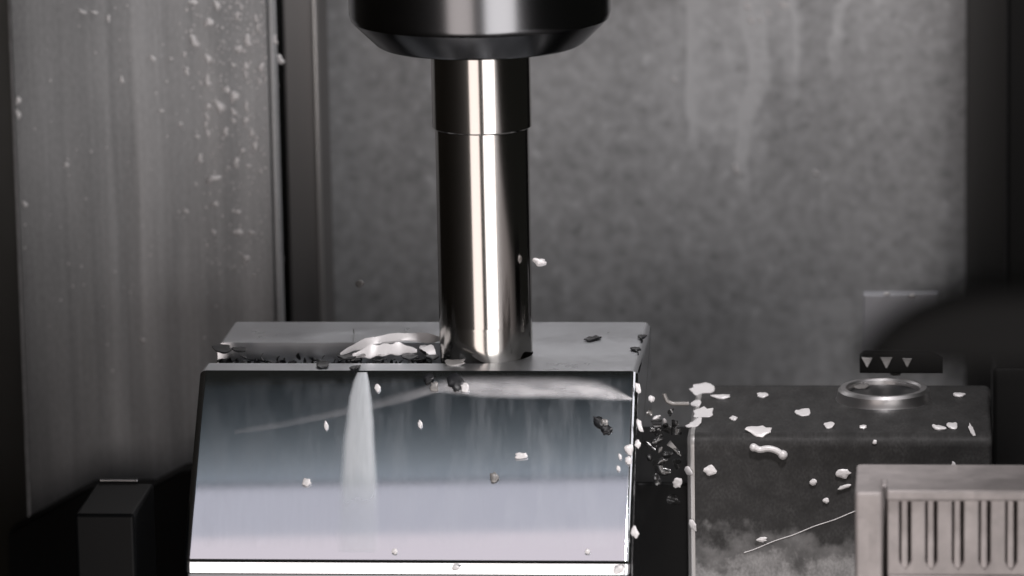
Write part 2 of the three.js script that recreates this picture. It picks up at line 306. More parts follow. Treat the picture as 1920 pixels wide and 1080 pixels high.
// ---------------------------------------------------------------- left panel, rail, column edges
{
  const z = -0.11, a = onZ(24, 0, z), b = onZ(505, 0, z), lo = onZ(45, 985, z);
  const x0 = onZ(30, 300, z).x, x1 = onZ(508, 300, z).x, y1 = onZ(300, -60, z).y, y0 = onZ(300, 1150, z).y;
  const t = thing('sheet_metal_panel', 'tall grey streaked sheet metal panel spotted with coolant, left of the tool', 'panel', V((x0 + x1) / 2, (y0 + y1) / 2, z));
  part('sheet', planeUV(rbox(x1 - x0, y1 - y0, 0.002, 0.0005), x1 - x0, y1 - y0).translate(0, 0, -0.001), M.plate, t);
  const fl = part('folded_edge', planeUV(rbox(0.0016, y1 - y0, 0.004, 0.0007), 0.08, y1 - y0), M.plate, t); fl.position.set((x1 - x0) / 2 + 0.0010, 0, -0.0012);
  const zr = -0.15, rx0 = onZ(538, 300, zr).x, rx1 = onZ(601, 300, zr).x;
  const r = thing('guide_rail', 'narrow dark upright rail with a bright edge beside the left panel', 'rail', V((rx0 + rx1) / 2, (y0 + y1) / 2, zr));
  part('rail_body', rbox(rx1 - rx0, y1 - y0, 0.02, 0.0006).translate(0, 0, -0.01), M.rail, r);
  const ch = part('gap_shade_strip', rbox(onZ(538, 300, zr).x - onZ(514, 300, zr).x, y1 - y0, 0.004, 0.0005), M.black, r); ch.position.set((onZ(538, 300, zr).x + onZ(514, 300, zr).x) / 2 - (rx0 + rx1) / 2 - 0.0002, 0, -0.004);  // black strip painted in for the shade between panel and rail
  const lip = part('bright_lip', rbox(0.0011, y1 - y0, 0.0022, 0.0005), std({ color: RGB(0.50, 0.49, 0.48), roughness: 0.3, metalness: 0.8 }), r); lip.position.set((rx1 - rx0) / 2 - 0.0004, 0, 0.0009);
  // far left dark column, right dark columns
  const dl = solo('side_wall', rbox(0.02, 0.34, 0.36, 0.001), std({ color: RGB(0.020, 0.016, 0.010), roughness: 0.6 }), 'dark brown side wall of the machine at the far left edge', 'wall');
  dl.position.set(onZ(20, 500, -0.1).x - 0.01, 0.0, 0.07);
  const rs = solo('reflector_sheet', rbox(0.525, 0.3, 0.003, 0.001), std({ color: RGB(0.34, 0.34, 0.35), roughness: 0.42, metalness: 0.9 }), 'unseen added sheet metal guard beside the table at the right', 'reflector');  // unseen sheet added to put a grey reflection in the tool
  rs.position.set(0.28, -0.17, 0.20); rs.rotation.y = -1.26;
  const c1 = solo('machine_column', rbox(0.03, 0.3, 0.02, 0.001), std({ color: RGB(0.05, 0.049, 0.048), roughness: 0.7 }), 'dark grey upright strip at the right end of the back wall', 'column');
  c1.position.set(onZ(1812, 300, -0.18).x + 0.015, 0, -0.19);
  const c2 = solo('machine_column', rbox(0.03, 0.3, 0.02, 0.001), M.black, 'black upright post at the far right edge of the back wall', 'column');
  c2.position.set(onZ(1888, 300, -0.15).x + 0.015, 0, -0.16);
}

// ---------------------------------------------------------------- right fixture, ring, plate, knob, post
const FIXBACK = -0.0475, FIXTOP = onZ(1300, 722, FIXBACK).y, FIXZ = onY(1290, 815, FIXTOP).z;
let fixMesh;
function fixHit(px, py) {                          // where the sight line of a pixel meets the fixture block, and the surface normal there
  const h = new THREE.Raycaster(camPos, sight(px, py).normalize()).intersectObject(fixMesh, false)[0];
  if (!h) return [onZ(px, py, FIXZ), V(0, 0, 1)];
  return [h.point, h.face.normal.clone()];
}
const onFix = (px, py) => fixHit(px, py)[0];
{
  const x0 = onY(1287, 815, FIXTOP).x, x1 = onY(1866, 815, FIXTOP).x, h = 0.05;
  const t = thing('fixture_block', 'dark steel fixture block strewn with bright chips, right of the workpiece', 'fixture', V(x0, FIXTOP, FIXZ));
  const pf = [], rf = 0.0026, bv = 0.0016; for (let i = 0; i <= 32; i++) { const a = i / 32 * Math.PI / 2; pf.push(new THREE.Vector2(-rf + rf * Math.sin(a), -rf + rf * Math.cos(a))); }
  pf.push(new THREE.Vector2(0, -h), new THREE.Vector2(FIXBACK - FIXZ, -h), new THREE.Vector2(FIXBACK - FIXZ, 0));
  const fg = new THREE.ExtrudeGeometry(new THREE.Shape(pf), { depth: x1 - x0 - 2 * bv, bevelEnabled: true, bevelThickness: bv, bevelSize: bv, bevelOffset: -bv, bevelSegments: 3 });
  fg.applyMatrix4(new THREE.Matrix4().makeBasis(V(0, 0, 1), V(0, 1, 0), V(-1, 0, 0))).translate((x1 - x0) / 2 - bv, h / 2, 0);
  const fq = planeUV(creased(fg, 0.5), x1 - x0, h).translate((x1 - x0) / 2, -h / 2, 0), fn = fq.attributes.normal, ord = [[], []], fp = fq.attributes.position;
  for (let i = 0; i < fp.count; i++) if (fn.getY(i) > 0.7) fq.attributes.uv.setY(i, 1 + 0.4 * fp.getZ(i) / h);
  fq.clearGroups();
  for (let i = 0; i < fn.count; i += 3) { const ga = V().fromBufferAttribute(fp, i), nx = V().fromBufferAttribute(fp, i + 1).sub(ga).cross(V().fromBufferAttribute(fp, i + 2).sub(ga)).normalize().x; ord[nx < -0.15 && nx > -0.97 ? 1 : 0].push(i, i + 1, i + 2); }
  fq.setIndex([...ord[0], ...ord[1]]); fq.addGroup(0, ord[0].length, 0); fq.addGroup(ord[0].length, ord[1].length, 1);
  fixMesh = part('body', fq, [M.fix, M.edgeHighlight], t); t.updateMatrixWorld(true);
  // scratch on the front face
  const line = []; for (let i = 0; i <= 16; i++) { const [p, n] = fixHit(lerp(1395, 1606, i / 16), lerp(1036, 958, i / 16) + 0.8 * Math.sin(i * 1.1)); line.push(p.addScaledVector(n, 0.00008).sub(t.position)); }
  part('scratch', new THREE.TubeGeometry(new THREE.CatmullRomCurve3(line), 64, 0.00011, 5), M.chip, t);

  const rc = onY(1657, 748, FIXTOP), ring = thing('collar_ring', 'round steel collar standing out of the top of the fixture block', 'collar', V(rc.x, rc.y, rc.z));
  const ro = 88 * U, ri = 70 * U, hr = 0.0026;
  part('rim', creased(new THREE.LatheGeometry([[ri - 0.0003, 0.0005], [ri, hr - 0.0004], [ri + 0.0004, hr], [ro - 0.0006, hr], [ro, hr - 0.0006], [ro + 0.0002, 0.0004], [ro + 0.0009, -0.0006]].map(([r, y]) => new THREE.Vector2(r, y)), 72), 0.5), M.ring, ring);
  const scr = part('socket_screw', new THREE.CylinderGeometry(ri - 0.0003, ri - 0.0003, 0.004, 48), M.blackGloss, ring); scr.position.y = -0.0006;

  const zp = -0.11, p0 = onZ(1618, 548, zp), p1 = onZ(1760, 676, zp);
  const pl = solo('small_plate', rbox(p1.x - p0.x, p0.y - p1.y, 0.004, 0.0006), std({ color: RGB(0.62, 0.63, 0.67), roughness: 0.5, metalness: 0.3 }), 'small grey plate half hidden behind the blurred black cover', 'plate');
  pl.position.set((p0.x + p1.x) / 2, (p0.y + p1.y) / 2, zp);

  const kz = 0.42, K = (px, py) => { const p = onZ(px, py, kz); return [p.x - kc.x, p.y - kc.y]; }, kc = onZ(1800, 690, kz);
  const cover = thing('black_cover', 'black rounded machine cover close to the camera, blurred, at the right edge', 'cover', kc);
  part('cover_body', prism([K(1600, 690), K(1622, 652), K(1660, 612), K(1708, 580), K(1770, 556), K(1840, 542), K(1920, 538), K(2050, 534), K(2050, 702), K(1850, 702), K(1720, 694)], 0.007, 0.0015, 4), M.black, cover);
  const sp = onZ(1612, 700, -0.049), se = onZ(1768, 664, -0.049), sw = se.x - sp.x, sh = se.y - sp.y;
  const strip = thing('toothed_strip', 'black strip with three small white triangles behind the steel collar', 'strip', V(sp.x, sp.y, -0.049));
  part('strip_body', prism([[0, 0], [sw, 0], [sw, sh * 0.7], [sw * 0.86, sh], [0.001, sh], [0, sh * 0.8]], 0.004, 0.0004), M.black, strip);
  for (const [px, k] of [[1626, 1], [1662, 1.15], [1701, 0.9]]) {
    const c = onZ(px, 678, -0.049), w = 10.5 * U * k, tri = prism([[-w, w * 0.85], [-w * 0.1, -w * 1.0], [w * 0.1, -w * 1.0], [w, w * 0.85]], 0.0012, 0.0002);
    const m = part('light_gap_mark', tri, M.pale, strip); m.position.set(c.x - sp.x, c.y - sp.y, 0.0004);  // pale pieces stand in for light showing between teeth
  }
  const cz = 0.0, c0 = onZ(1862, 690, cz), pb = solo('black_post', rbox(0.03, 0.06, 0.03, 0.001), M.black, 'black square post right of the fixture block, under the blurred cover', 'post');
  pb.position.set(c0.x + 0.015, c0.y - 0.03, cz - 0.015);
}

// ---------------------------------------------------------------- ribbed part, lower right
{
  const z = 0.06, P = (px, py) => onZ(px, py, z), o = P(1603, 918);
  const t = thing('ribbed_casting', 'pale ribbed metal part with a row of narrow upright slots in the lower right corner', 'machine part', o);
  const X = (px) => P(px, 1000).x - o.x, Y = (py) => P(1700, py).y - o.y;
  const xl = 0, xr = X(1990), yb = Y(1130);
  // solid carrier behind the slotted plate, its top is the strip above
  const body = part('body', boxUV(rbox(xr, -yb - 0.0008, 0.0165, 0.0008), 1), M.cast, t); body.position.set(xr / 2, yb / 2 - 0.0004, -0.0155);
  const colW = X(1655) - xl, col = part('end_bar', boxUV(rbox(colW, -yb, 0.012, 0.0008), 1), M.cast, t); col.position.set(colW / 2, yb / 2, -0.004);
  const lidT = 0.0022;
  const lid = part('top_rail', boxUV(rbox(xr - X(1662), lidT, 0.010, 0.0006), 1), M.cast, t); lid.position.set((xr + X(1662)) / 2, -lidT / 2 + 0.0002, -0.0038);
  // slotted plate
  const x0 = X(1664), y1 = Y(938), y0 = Y(1058), s = new THREE.Shape([[x0, yb], [xr, yb], [xr, y1 + 0.0004], [x0, y1 + 0.0004]].map(([a, b]) => new THREE.Vector2(a, b)));
  const slots = [1697, 1746, 1796, 1846, 1896, 1946], sw = 11 * U * 0.93;
  for (const px of slots) {
    const h = new THREE.Path(), cx = X(px), t1 = Y(942), b1 = Y(1052);
    h.moveTo(cx - sw, t1); h.absarc(cx, t1, sw, Math.PI, 0, true); h.lineTo(cx + sw, b1); h.quadraticCurveTo(cx + sw * 0.8, b1 - 0.0008, cx, b1 - 0.0016); h.quadraticCurveTo(cx - sw * 0.8, b1 - 0.0008, cx - sw, b1); h.closePath();
    s.holes.push(h);
  }
  const pg = new THREE.ExtrudeGeometry(s, { depth: 0.003, bevelEnabled: true, bevelThickness: 0.0003, bevelSize: 0.0003, bevelOffset: -0.0003, bevelSegments: 2, curveSegments: 8 });
  const plate = part('slotted_plate', boxUV(pg, 1), M.cast, t); plate.position.z = -0.0034 + 0.0003;
  for (const px of slots) {                        // sloping floor of each slot
    const b = part('slot_floor', boxUV(rbox(sw * 1.15, Y(938) - Y(1072), 0.001, 0.0003), 1), M.cast, t); b.position.set(X(px) - 0.1 * sw, (Y(938) + Y(1072)) / 2, -0.0017); b.rotation.x = -0.12;
  }
  const led = part('lower_ledge', boxUV(rbox(xr - x0, 0.004, 0.0014, 0.0005), 1), M.cast, t); led.position.set((x0 + xr) / 2, Y(1061) - 0.0036, 0.0006);
}

// ---------------------------------------------------------------- vise, lower left
{
  const zf = 0.035, a = onZ(138, 964, zf), b = onZ(252, 964, zf);
  const t = thing('machine_vise', 'black machine vise jaw and body in the lower left corner', 'vise', V(a.x, a.y, zf));
  const jw = b.x - a.x, jaw = part('jaw', rbox(jw, 0.05, 0.0255, 0.0009), M.jaw, t); jaw.position.set(jw / 2, -0.025, -0.01275);
  const edge = part('edge_glint', rbox(jw * 0.66, 0.0007, 0.0007, 0.0003), std({ color: RGB(0.5, 0.5, 0.5), roughness: 0.3, metalness: 1 }), t); edge.position.set(jw * 0.40, 0.0005, -0.0252);  // bright strip painted in for the jaw edge catching light
  const zb = -0.085, Q = (px, py) => { const p = onZ(px, py, zb); return [p.x - a.x, p.y - a.y]; };
  part('body', prism([Q(-80, 1050), Q(0, 1008), Q(134, 933), Q(168, 915), Q(285, 913), Q(340, 884), Q(420, 872), Q(420, 1250), Q(-80, 1250)], 0.008, 0.0006), M.black, t).position.z = zb - zf;
}

{
  const p = onZ(1218, 850, -0.03), q = onZ(1290, 850, -0.03), b = solo('gap_shade_box', rbox(q.x - p.x + 0.004, 0.05, 0.05, 0.001), M.black, 'black box added deep in the gap between block and fixture block to darken it', 'vise');  // black box stands in for the deep shade of the gap
  b.position.set((p.x + q.x) / 2, p.y - 0.025, -0.03);
}
// ---------------------------------------------------------------- chips, droplets, coolant
function flake(seed, l, w, th, bend = 0.4) {       // an irregular curled flake about l long and w wide, lying in x-y
  const r = rng(seed), n = 14, top = [], g = new THREE.BufferGeometry(), pos = [], idx = [];
  const rim = []; for (let i = 0; i < n; i++) { const a = i / n * Math.PI * 2, k = 0.68 + 0.40 * r(); rim.push([Math.cos(a) * l / 2 * k, Math.sin(a) * w / 2 * k]); }
  const zof = (x, y) => th * 0.5 + bend * (x * x) / l - bend * l * 0.08 + (r() - 0.5) * th * 0.5;
  const ring = (f, lift) => rim.forEach(([x, y]) => pos.push(x * f, y * f, zof(x * f, y * f) + lift));
  ring(1, -th * 0.4); ring(0.94, th * 0.3); ring(0.5, th * 0.75); ring(0.94, -th * 0.8); ring(0.5, -th * 0.9);
  pos.push(0, 0, zof(0, 0) + th * 0.8, 0, 0, zof(0, 0) - th);
  const q = (a, b) => { for (let i = 0; i < n; i++) { const j = (i + 1) % n; idx.push(a * n + i, a * n + j, b * n + i, a * n + j, b * n + j, b * n + i); } };
  q(0, 1); q(1, 2); q(3, 0); q(4, 3);
  for (let i = 0; i < n; i++) { const j = (i + 1) % n; idx.push(2 * n + i, 2 * n + j, 5 * n, 4 * n + j, 4 * n + i, 5 * n + 1); }
  g.setAttribute('position', new THREE.Float32BufferAttribute(pos, 3)); g.setIndex(idx); g.computeVertexNormals();
  return g;
}
function curl(seed, rad, wid, turn = 3.6, th = 0.00012) { // a curled sliver: a thin band wound part of a turn, narrowing to its ends
  const r = rng(seed), n = 22, pos = [], idx = [], grow = 0.25 + 0.4 * r(), skew = (r() - 0.5) * 1.2;
  for (let i = 0; i <= n; i++) {
    const t = i / n, a = turn * (t - 0.5), R = rad * (1 + grow * t), w = wid * (0.25 + 0.75 * Math.sin(Math.PI * Math.min(0.98, t + 0.02))) * (0.9 + 0.2 * r()), sh = skew * wid * t;
    for (const [k, q] of [[-1, 0], [1, 0], [1, 1], [-1, 1]]) pos.push(k * w / 2 + sh, (R + q * th) * Math.cos(a) - rad, (R + q * th) * Math.sin(a));
    if (i < n) for (let k = 0; k < 4; k++) { const A = i * 4 + k, B = i * 4 + (k + 1) % 4; idx.push(A, B, A + 4, B, B + 4, A + 4); }
  }
  const g = new THREE.BufferGeometry(); g.setAttribute('position', new THREE.Float32BufferAttribute(pos, 3)); g.setIndex(idx);
  return creased(g, 0.8);
}
const flatQ = new THREE.Quaternion();
function lay(m, p, n, spin = 0, lift = 0.0001) {    // lie on a surface with normal n; spin turns it in that surface
  const x = V(1, 0, 0).addScaledVector(n, -n.x).normalize(), y = n.clone().cross(x);
  m.quaternion.setFromRotationMatrix(new THREE.Matrix4().makeBasis(x, y, n)).multiply(flatQ.setFromAxisAngle(V(0, 0, 1), spin));
  m.position.copy(p).addScaledVector(n, lift);
  return m;
}
let chipSeed = 100;
function chip(where, px, py, w, h, spin, label, mat = M.chip, group, bend = 0.35) {
  const surf = where === 'fix' ? fixHit(px, py) : {  face: [V(0, 0, 0), faceN], top: [V(0, 0, 0), V(0, 1, 0)] }[where];
  const p = where === 'fix' ? surf[0] : onPlane(px, py, ...surf), fore = surf[1].y > 0.99 ? (mat === M.chipDark ? 0.24 : 0.5) : Math.min(0.95, 0.5 + 0.5 * (1 - surf[1].y));  // how much the surface is foreshortened upwards
  const g = flake(chipSeed++, w * U, Math.max(h * U / fore, 0.0004), Math.min(0.0003, 0.16 * w * U), bend);
  const m = solo('metal_chip', g, mat, label, 'chip', group);
  lay(m, p, surf[1], spin, 0.00025);
  if (surf[1].z < 0.99 && mat !== M.chipDark) { m.rotateOnWorldAxis(V(1, 0, 0), surf[1].y > 0.9 ? 0.34 : 0.2); m.position.y += 0.0001; } // chips lean up, toward the camera side
  return m;
}
const FG = 'small bright chips scattered on the fixture block';
chip('fix', 1318, 734, 62, 26, 0.1, 'large bright chip on the top left corner of the fixture block');
chip('fix', 1352, 747, 40, 8, 0, 'thin bright sliver just right of the corner chip on the fixture block');
chip('fix', 1306, 760, 22, 13, 0.2, 'small bright chip under the large corner chip of the fixture block');
chip('fix', 1318, 779, 46, 26, 0.15, 'broad wedge-shaped bright chip near the left edge of the fixture block');
chip('fix', 1302, 798, 36, 13, 0.6, 'slanting bright chip on the left edge of the fixture block');
chip('fix', 1507, 777, 34, 15, 0.1, 'oval bright chip below and left of the steel collar');
chip('fix', 1424, 811, 56, 16, -0.02, 'long pointed bright chip on the fixture block, above the bone-shaped one');
{ // bone-shaped chip
  const c = new THREE.CatmullRomCurve3([[1412, 836], [1424, 842], [1440, 840], [1456, 844], [1470, 854]].map(([x, y]) => onFix(x, y).add(V(0, 0, 0.0005))));
  const g = new THREE.TubeGeometry(c, 24, 0.0007, 8);
  const m = solo('metal_chip', BGU.mergeGeometries([g.toNonIndexed(), new THREE.IcosahedronGeometry(0.00085, 2).translate(...onFix(1413, 838).add(V(0, 0, 0.0004)).toArray()), new THREE.IcosahedronGeometry(0.001, 2).translate(...onFix(1468, 852).add(V(0, 0, 0.0004)).toArray())].map((x) => { x.deleteAttribute('uv'); return x; })), M.chip, 'curved bone-shaped bright chip in the middle of the fixture block', 'chip');
}
for (const [x, y, w, h, s, l] of [[1375, 788, 16, 8, 0, 'tiny chip right of the broad wedge-shaped chip on the fixture block'], [1430, 744, 28, 9, -0.2, 'flat chip near the back edge of the fixture block, halfway to the collar'], [1554, 801, 22, 13, 0.3, 'chip below the left rim of the steel collar'], [1618, 804, 15, 7, 0, 'small chip straight below the steel collar'], [1293, 884, 24, 18, 0, 'pale chip on the left front edge of the fixture block, beside the round blob'], [1584, 912, 28, 9, 0.3, 'thin slanting chip under the round chip beside the ribbed part'], [1525, 903, 15, 14, 0, 'small round chip left of the two chips beside the ribbed part'], [1549, 938, 13, 11, 0, 'lowest small chip left of the ribbed part, above the scratch'], [1640, 830, 9, 8, 0, 'tiny speck of chip below the collar on the front of the fixture block'], [1760, 805, 30, 8, -0.4, 'thin curved chip below and right of the steel collar'], [1786, 802, 22, 12, 0.1, 'oval chip right of the thin curved chip, near the right end of the fixture block'], [1822, 810, 11, 26, 0.2, 'upright thin chip near the right end of the fixture block'], [1798, 744, 26, 8, 0, 'flat chip right of the steel collar at the same height'], [1788, 872, 11, 16, 0, 'small chip just above the top edge of the ribbed part'], [1428, 1011, 24, 12, 0.1, 'dull chip lying across the lower end of the scratch'], [1300, 985, 16, 26, 0.4, 'upright pale chip low on the left edge of the fixture block']]) chip('fix', x, y, w, h, s, l, M.chip, FG);
chip('fix', 1582, 887, 30, 20, 0.1, 'round bright chip just left of the ribbed part');
chip('fix', 1332, 882, 26, 24, 0, 'round white blob near the left edge of the fixture block, lower half');
// chips in and by the collar
for (const [x, y, w, h, l] of [[1614, 727, 32, 11, 'flat pale chip lying inside the steel collar'], [1680, 704, 22, 6, 'pale chip at the back of the steel collar']]) {
  const p = onY(x, y, FIXTOP + 0.0012), m = solo('metal_chip', flake(chipSeed++, w * U, h * U / 0.24, 0.0003, 0.2), M.chipGrey, l, 'chip'); lay(m, p, V(0, 1, 0), 0, 0.0003);
}
// block: dark and pale chips
const TG = 'dark chips on the workpiece';
for (const [x, y, w, h, s, l] of [[605, 686, 28, 14, 0.1, 'black chip on the front rim of the block, left of the coolant stream'], [666, 692, 20, 10, -0.2, 'small black chip at the very top of the coolant stream'], [1192, 657, 22, 8, 0.4, 'thin black chip at the right end of the block top, front one'], [1204, 634, 20, 9, 0, 'black chip near the back right corner of the block top']]) chip('top', x, y, w, h, s, l, M.chipDark, TG);
chip('top', 1112, 637, 26, 12, -0.6, 'black chip lying alone on the top of the block right of the tool', M.chipDark);
chip('face', 855, 718, 34, 28, 0.5, 'black chip on the sloped face just below the tool', M.chipDark);
chip('face', 803, 711, 22, 16, -0.3, 'black chip on the upper edge of the sloped face, left of the larger one', M.chipDark);
chip('face', 872, 729, 18, 14, 0.4, 'pale chip touching the black chip below the tool');
chip('face', 815, 727, 18, 16, 0.2, 'pale chip below the tool, left of the black chip', M.chipGrey);
chip('face', 1124, 792, 32, 13, -0.7, 'dark blue sliver on the right part of the sloped face', M.chipDark);
chip('face', 1137, 805, 26, 15, -0.2, 'dark curled chip under the blue sliver on the sloped face', M.chipDark);
chip('face', 1134, 796, 16, 13, 0.2, 'pale curled chip between two dark ones on the sloped face', M.chipGrey);
chip('face', 978, 857, 28, 10, 0, 'thin pale chip in the middle of the sloped face', M.chip);
chip('face', 927, 897, 22, 14, 0.2, 'pale chip at the lower border of the dark part of the sloped face', M.chipGrey);
for (const [x, y, w, h, l] of [[612, 800, 9, 14, 'tiny pale chip left of the coolant stream on the sloped face'], [788, 797, 9, 11, 'tiny pale chip right of the coolant stream, level with the one on its left'], [708, 729, 12, 12, 'tiny pale chip beside the top of the coolant stream'], [575, 906, 20, 12, 'pale chip on the border of the bright band, left of the coolant stream'], [740, 1036, 12, 8, 'tiny pale chip just above the bright lower edge, near the coolant stream'], [855, 1066, 18, 8, 'tiny pale chip just under the bright lower edge of the block'], [1102, 1036, 12, 8, 'tiny pale chip just above the bright lower edge, near the right end']]) chip('face', x, y, w, h, 0.2, l, M.chip, 'tiny pale chips on the sloped face');
// chips along the right edge of the block
for (const [x, y, w, h, l] of [[1180, 845, 18, 18, 'round bright chip on the right edge of the sloped face, upper one of a pair'], [1179, 866, 14, 12, 'small bright chip on the right edge of the sloped face, lower one of a pair'], [1196, 835, 13, 13, 'bright chip just outside the right edge, beside the pair of round chips'], [1163, 858, 8, 9, 'tiny bright dot left of the pair of chips at the right edge'], [1160, 880, 8, 9, 'tiny bright dot below and left of the pair of chips at the right edge'], [1200, 800, 10, 22, 'upright bright chip outside the right edge, level with the blue sliver'], [1196, 730, 12, 20, 'bright chip at the top right corner of the sloped face'], [1190, 1000, 16, 18, 'bright chip low on the right edge of the block'], [1160, 1070, 22, 12, 'bright chip under the lower right corner of the sloped face']]) chip('face', x, y, w, h, 0.3, l, M.chip, 'bright chips along the right edge of the block');
{ // dark flakes put in the slot to stand in for its dark reflection
  const r = rng(17), parts = [];
  for (let i = 0; i < 420; i++) { const g = i % 2 ? curl(500 + i, 0.0004 + 0.0005 * r(), 0.0007 + 0.0008 * r(), 1.2 + 1.2 * r()) : flake(500 + i, 0.0012 + 0.0026 * r(), 0.0008 + 0.001 * r(), 0.0002, 0.4); if (g.attributes.uv) g.deleteAttribute('uv'); g.rotateX(-1.4 + (r() - 0.5) * 1.2).rotateY(r() * 3).translate(lerp(-W2 + 0.001, TOOL.x - 0.012, r()), -SLOT.depth + 0.0008 + 0.0026 * r() * r(), TOOL.z + (r() - 0.5) * 1.7 * SLOT.r); parts.push(g.index ? g.toNonIndexed() : g); }
  solo('slot_dark_fill', BGU.mergeGeometries(parts), M.chipDark, 'fine dark flakes added in the slot left of the tool to darken it', 'swarf', null, 'stuff');
}
// swarf behind the block's left end
chip('top', 416, 657, 40, 22, 0.3, 'black tangled chip at the left end of the slot', M.chipDark);
chip('top', 450, 658, 36, 10, 0.1, 'flat black chip beside the tangled one at the left end of the slot', M.chipDark);
{ // bright ribbon of swarf lying over the slot
  const ribbon = (pts, wid, th, y0) => {
    const c = new THREE.CatmullRomCurve3(pts.map(([x, y, h]) => onY(x, y, h))), n = 40, pos = [], idx = [], r = rng(5);
    for (let i = 0; i <= n; i++) {
      const p = c.getPoint(i / n), w = wid * Math.sin(Math.PI * clamp(i / n * 0.94 + 0.03, 0, 1)) * (0.9 + 0.16 * Math.sin(i * 0.7) + 0.06 * r()), tw = 0.35 * Math.sin(i * 0.23);
      for (const [a, b] of [[-1, -1], [1, -1], [1, 1], [-1, 1]]) pos.push(p.x, p.y + b * th + a * w * Math.sin(0.9 + tw), p.z - a * w * Math.cos(0.9 + tw));
      if (i < n) for (let k = 0; k < 4; k++) { const A = i * 4 + k, B = i * 4 + (k + 1) % 4; idx.push(A, B, A + 4, B, B + 4, A + 4); }
    }
    const g = new THREE.BufferGeometry(); g.setAttribute('position', new THREE.Float32BufferAttribute(pos, 3)); g.setIndex(idx);
    return creased(g, 0.9);
  };
  const t = thing('swarf_curl', 'bright white curl of swarf piled on the block left of the tool', 'swarf');
  part('long_ribbon', ribbon([[638, 664, 0.0006], [668, 650, 0.001], [710, 638, 0.0016], [760, 632, 0.002], [815, 635, 0.0015], [826, 636, 0.001]], 0.0011, 0.0002), M.chip, t);
  part('broad_ribbon', ribbon([[662, 668, 0.0006], [690, 660, 0.001], [720, 656, 0.0012], [750, 654, 0.001], [782, 658, 0.0006]], 0.0015, 0.0002), M.chip, t);
  for (const [x, y, rad, wd, ry, rx, rz] of [[796, 664, 0.0018, 0.0024, 0.4, 0.4, 0.15], [676, 672, 0.0012, 0.0020, -0.5, 0.3, 0.2]]) {
    const m = part('curled_ribbon', curl(Math.round(x), rad, wd, 2.6), M.chip, t); m.position.copy(onY(x, y, 0)).add(V(0, 0.0008, 0)); m.rotation.set(rx, ry, rz);
  }
  part('upright_sliver', ribbon([[662, 618, 0.0008], [664, 628, 0.0012], [662, 640, 0.0006]], 0.0006, 0.0002), M.chipGrey, t);
  for (const [x, y, w, h, l] of [[800, 660, 30, 16, 'dark crumpled chip between the swarf curl and the tool'], [768, 672, 34, 12, 'dark flat chip under the swarf curl'], [812, 672, 30, 10, 'dark chip at the front lip of the slot beside the tool'], [650, 672, 40, 10, 'dark chip under the left tip of the swarf curl']]) chip('top', x, y, w, h, 0.2, l, M.chipDark);
  chip('top', 795, 656, 24, 12, 0.2, 'small pale chip on the dark chips beside the tool');
  chip('top', 852, 684, 44, 14, 0.1, 'pale chip lying at the foot of the tool', M.chipGrey);
}
{ // chip thrown into the air
  const m = solo('metal_chip', flake(77, 30 * U, 16 * U, 0.0008, 0.5), M.chip, 'bright chip flying in the air right of the tool', 'chip'); m.position.copy(onZ(1012, 492, -0.012)); m.rotation.set(-0.6, 0.2, -0.1);
  const k = solo('metal_chip', flake(78, 22 * U, 16 * U, 0.0006, 0.5), M.chipGrey, 'dull chip flying in the air left of the tool', 'chip'); k.position.copy(onZ(676, 532, -0.05)); k.rotation.set(0.3, -0.5, 0.6);
}
{ // pile of chips in the gap between block and fixture
  const r = rng(9), GG = 'chips piled in the gap between block and fixture';
  const rot = (m) => m.rotation.set((r() - 0.5) * 1.6, (r() - 0.5) * 1.6, r() * 3);
  for (const [x, y, w, h, k, l] of [[1222, 748, 15, 26, 2, 'upright bright chip at the top of the gap'], [1270, 905, 26, 36, 2, 'large bright chip low in the gap against the fixture block'], [1230, 783, 20, 14, 2], [1246, 789, 14, 12, 2], [1257, 830, 28, 15, 1], [1238, 843, 16, 11, 1], [1248, 806, 30, 24, 0], [1232, 826, 34, 28, 0], [1226, 790, 26, 30, 0], [1236, 812, 30, 30, 0], [1222, 840, 26, 34, 0], [1252, 852, 30, 26, 0], [1228, 870, 30, 30, 0], [1246, 884, 34, 30, 0], [1262, 812, 24, 26, 0], [1270, 848, 24, 20, 0], [1262, 794, 24, 18, 0], [1240, 866, 30, 28, 0], [1266, 872, 22, 24, 0], [1224, 806, 18, 22, 0], [1256, 772, 20, 14, 0], [1232, 900, 30, 30, 0], [1260, 940, 24, 36, 0], [1218, 858, 16, 20, 0], [1216, 776, 14, 16, 1]]) {
    const sd = chipSeed++, m = solo('metal_chip', sd % 2 && k < 2 ? curl(sd, w * U * 0.32, h * U * 0.7, 3 + (sd % 5) * 0.5) : flake(sd, w * U * 0.9, h * U * 0.6, 0.0004, 0.6), [M.chipWet, M.chipGrey, M.chip][k], l ?? (['dark wet', 'dull grey', 'bright'][k] + ' chip in the clump in the gap, ' + (y < 800 ? 'upper' : y < 850 ? 'middle' : 'lower') + (x < 1240 ? ' part by the workpiece' : ' part by the fixture block')), 'chip', l ? null : GG); m.position.copy(onZ(x, y, -0.004 + (y - 740) * 6e-5)); rot(m); m.rotation.x *= 0.5; m.rotation.y *= 0.5;
  }
  const w = solo('wire_swarf', new THREE.TubeGeometry(new THREE.CatmullRomCurve3([[1245, 738], [1251, 752], [1262, 757], [1292, 757]].map(([x, y]) => onZ(x, y, 0.002)), false, 'catmullrom', 0.2), 24, 0.0005, 6), M.chipGrey, 'bent grey wire of swarf bridging the gap to the fixture block', 'swarf');
}
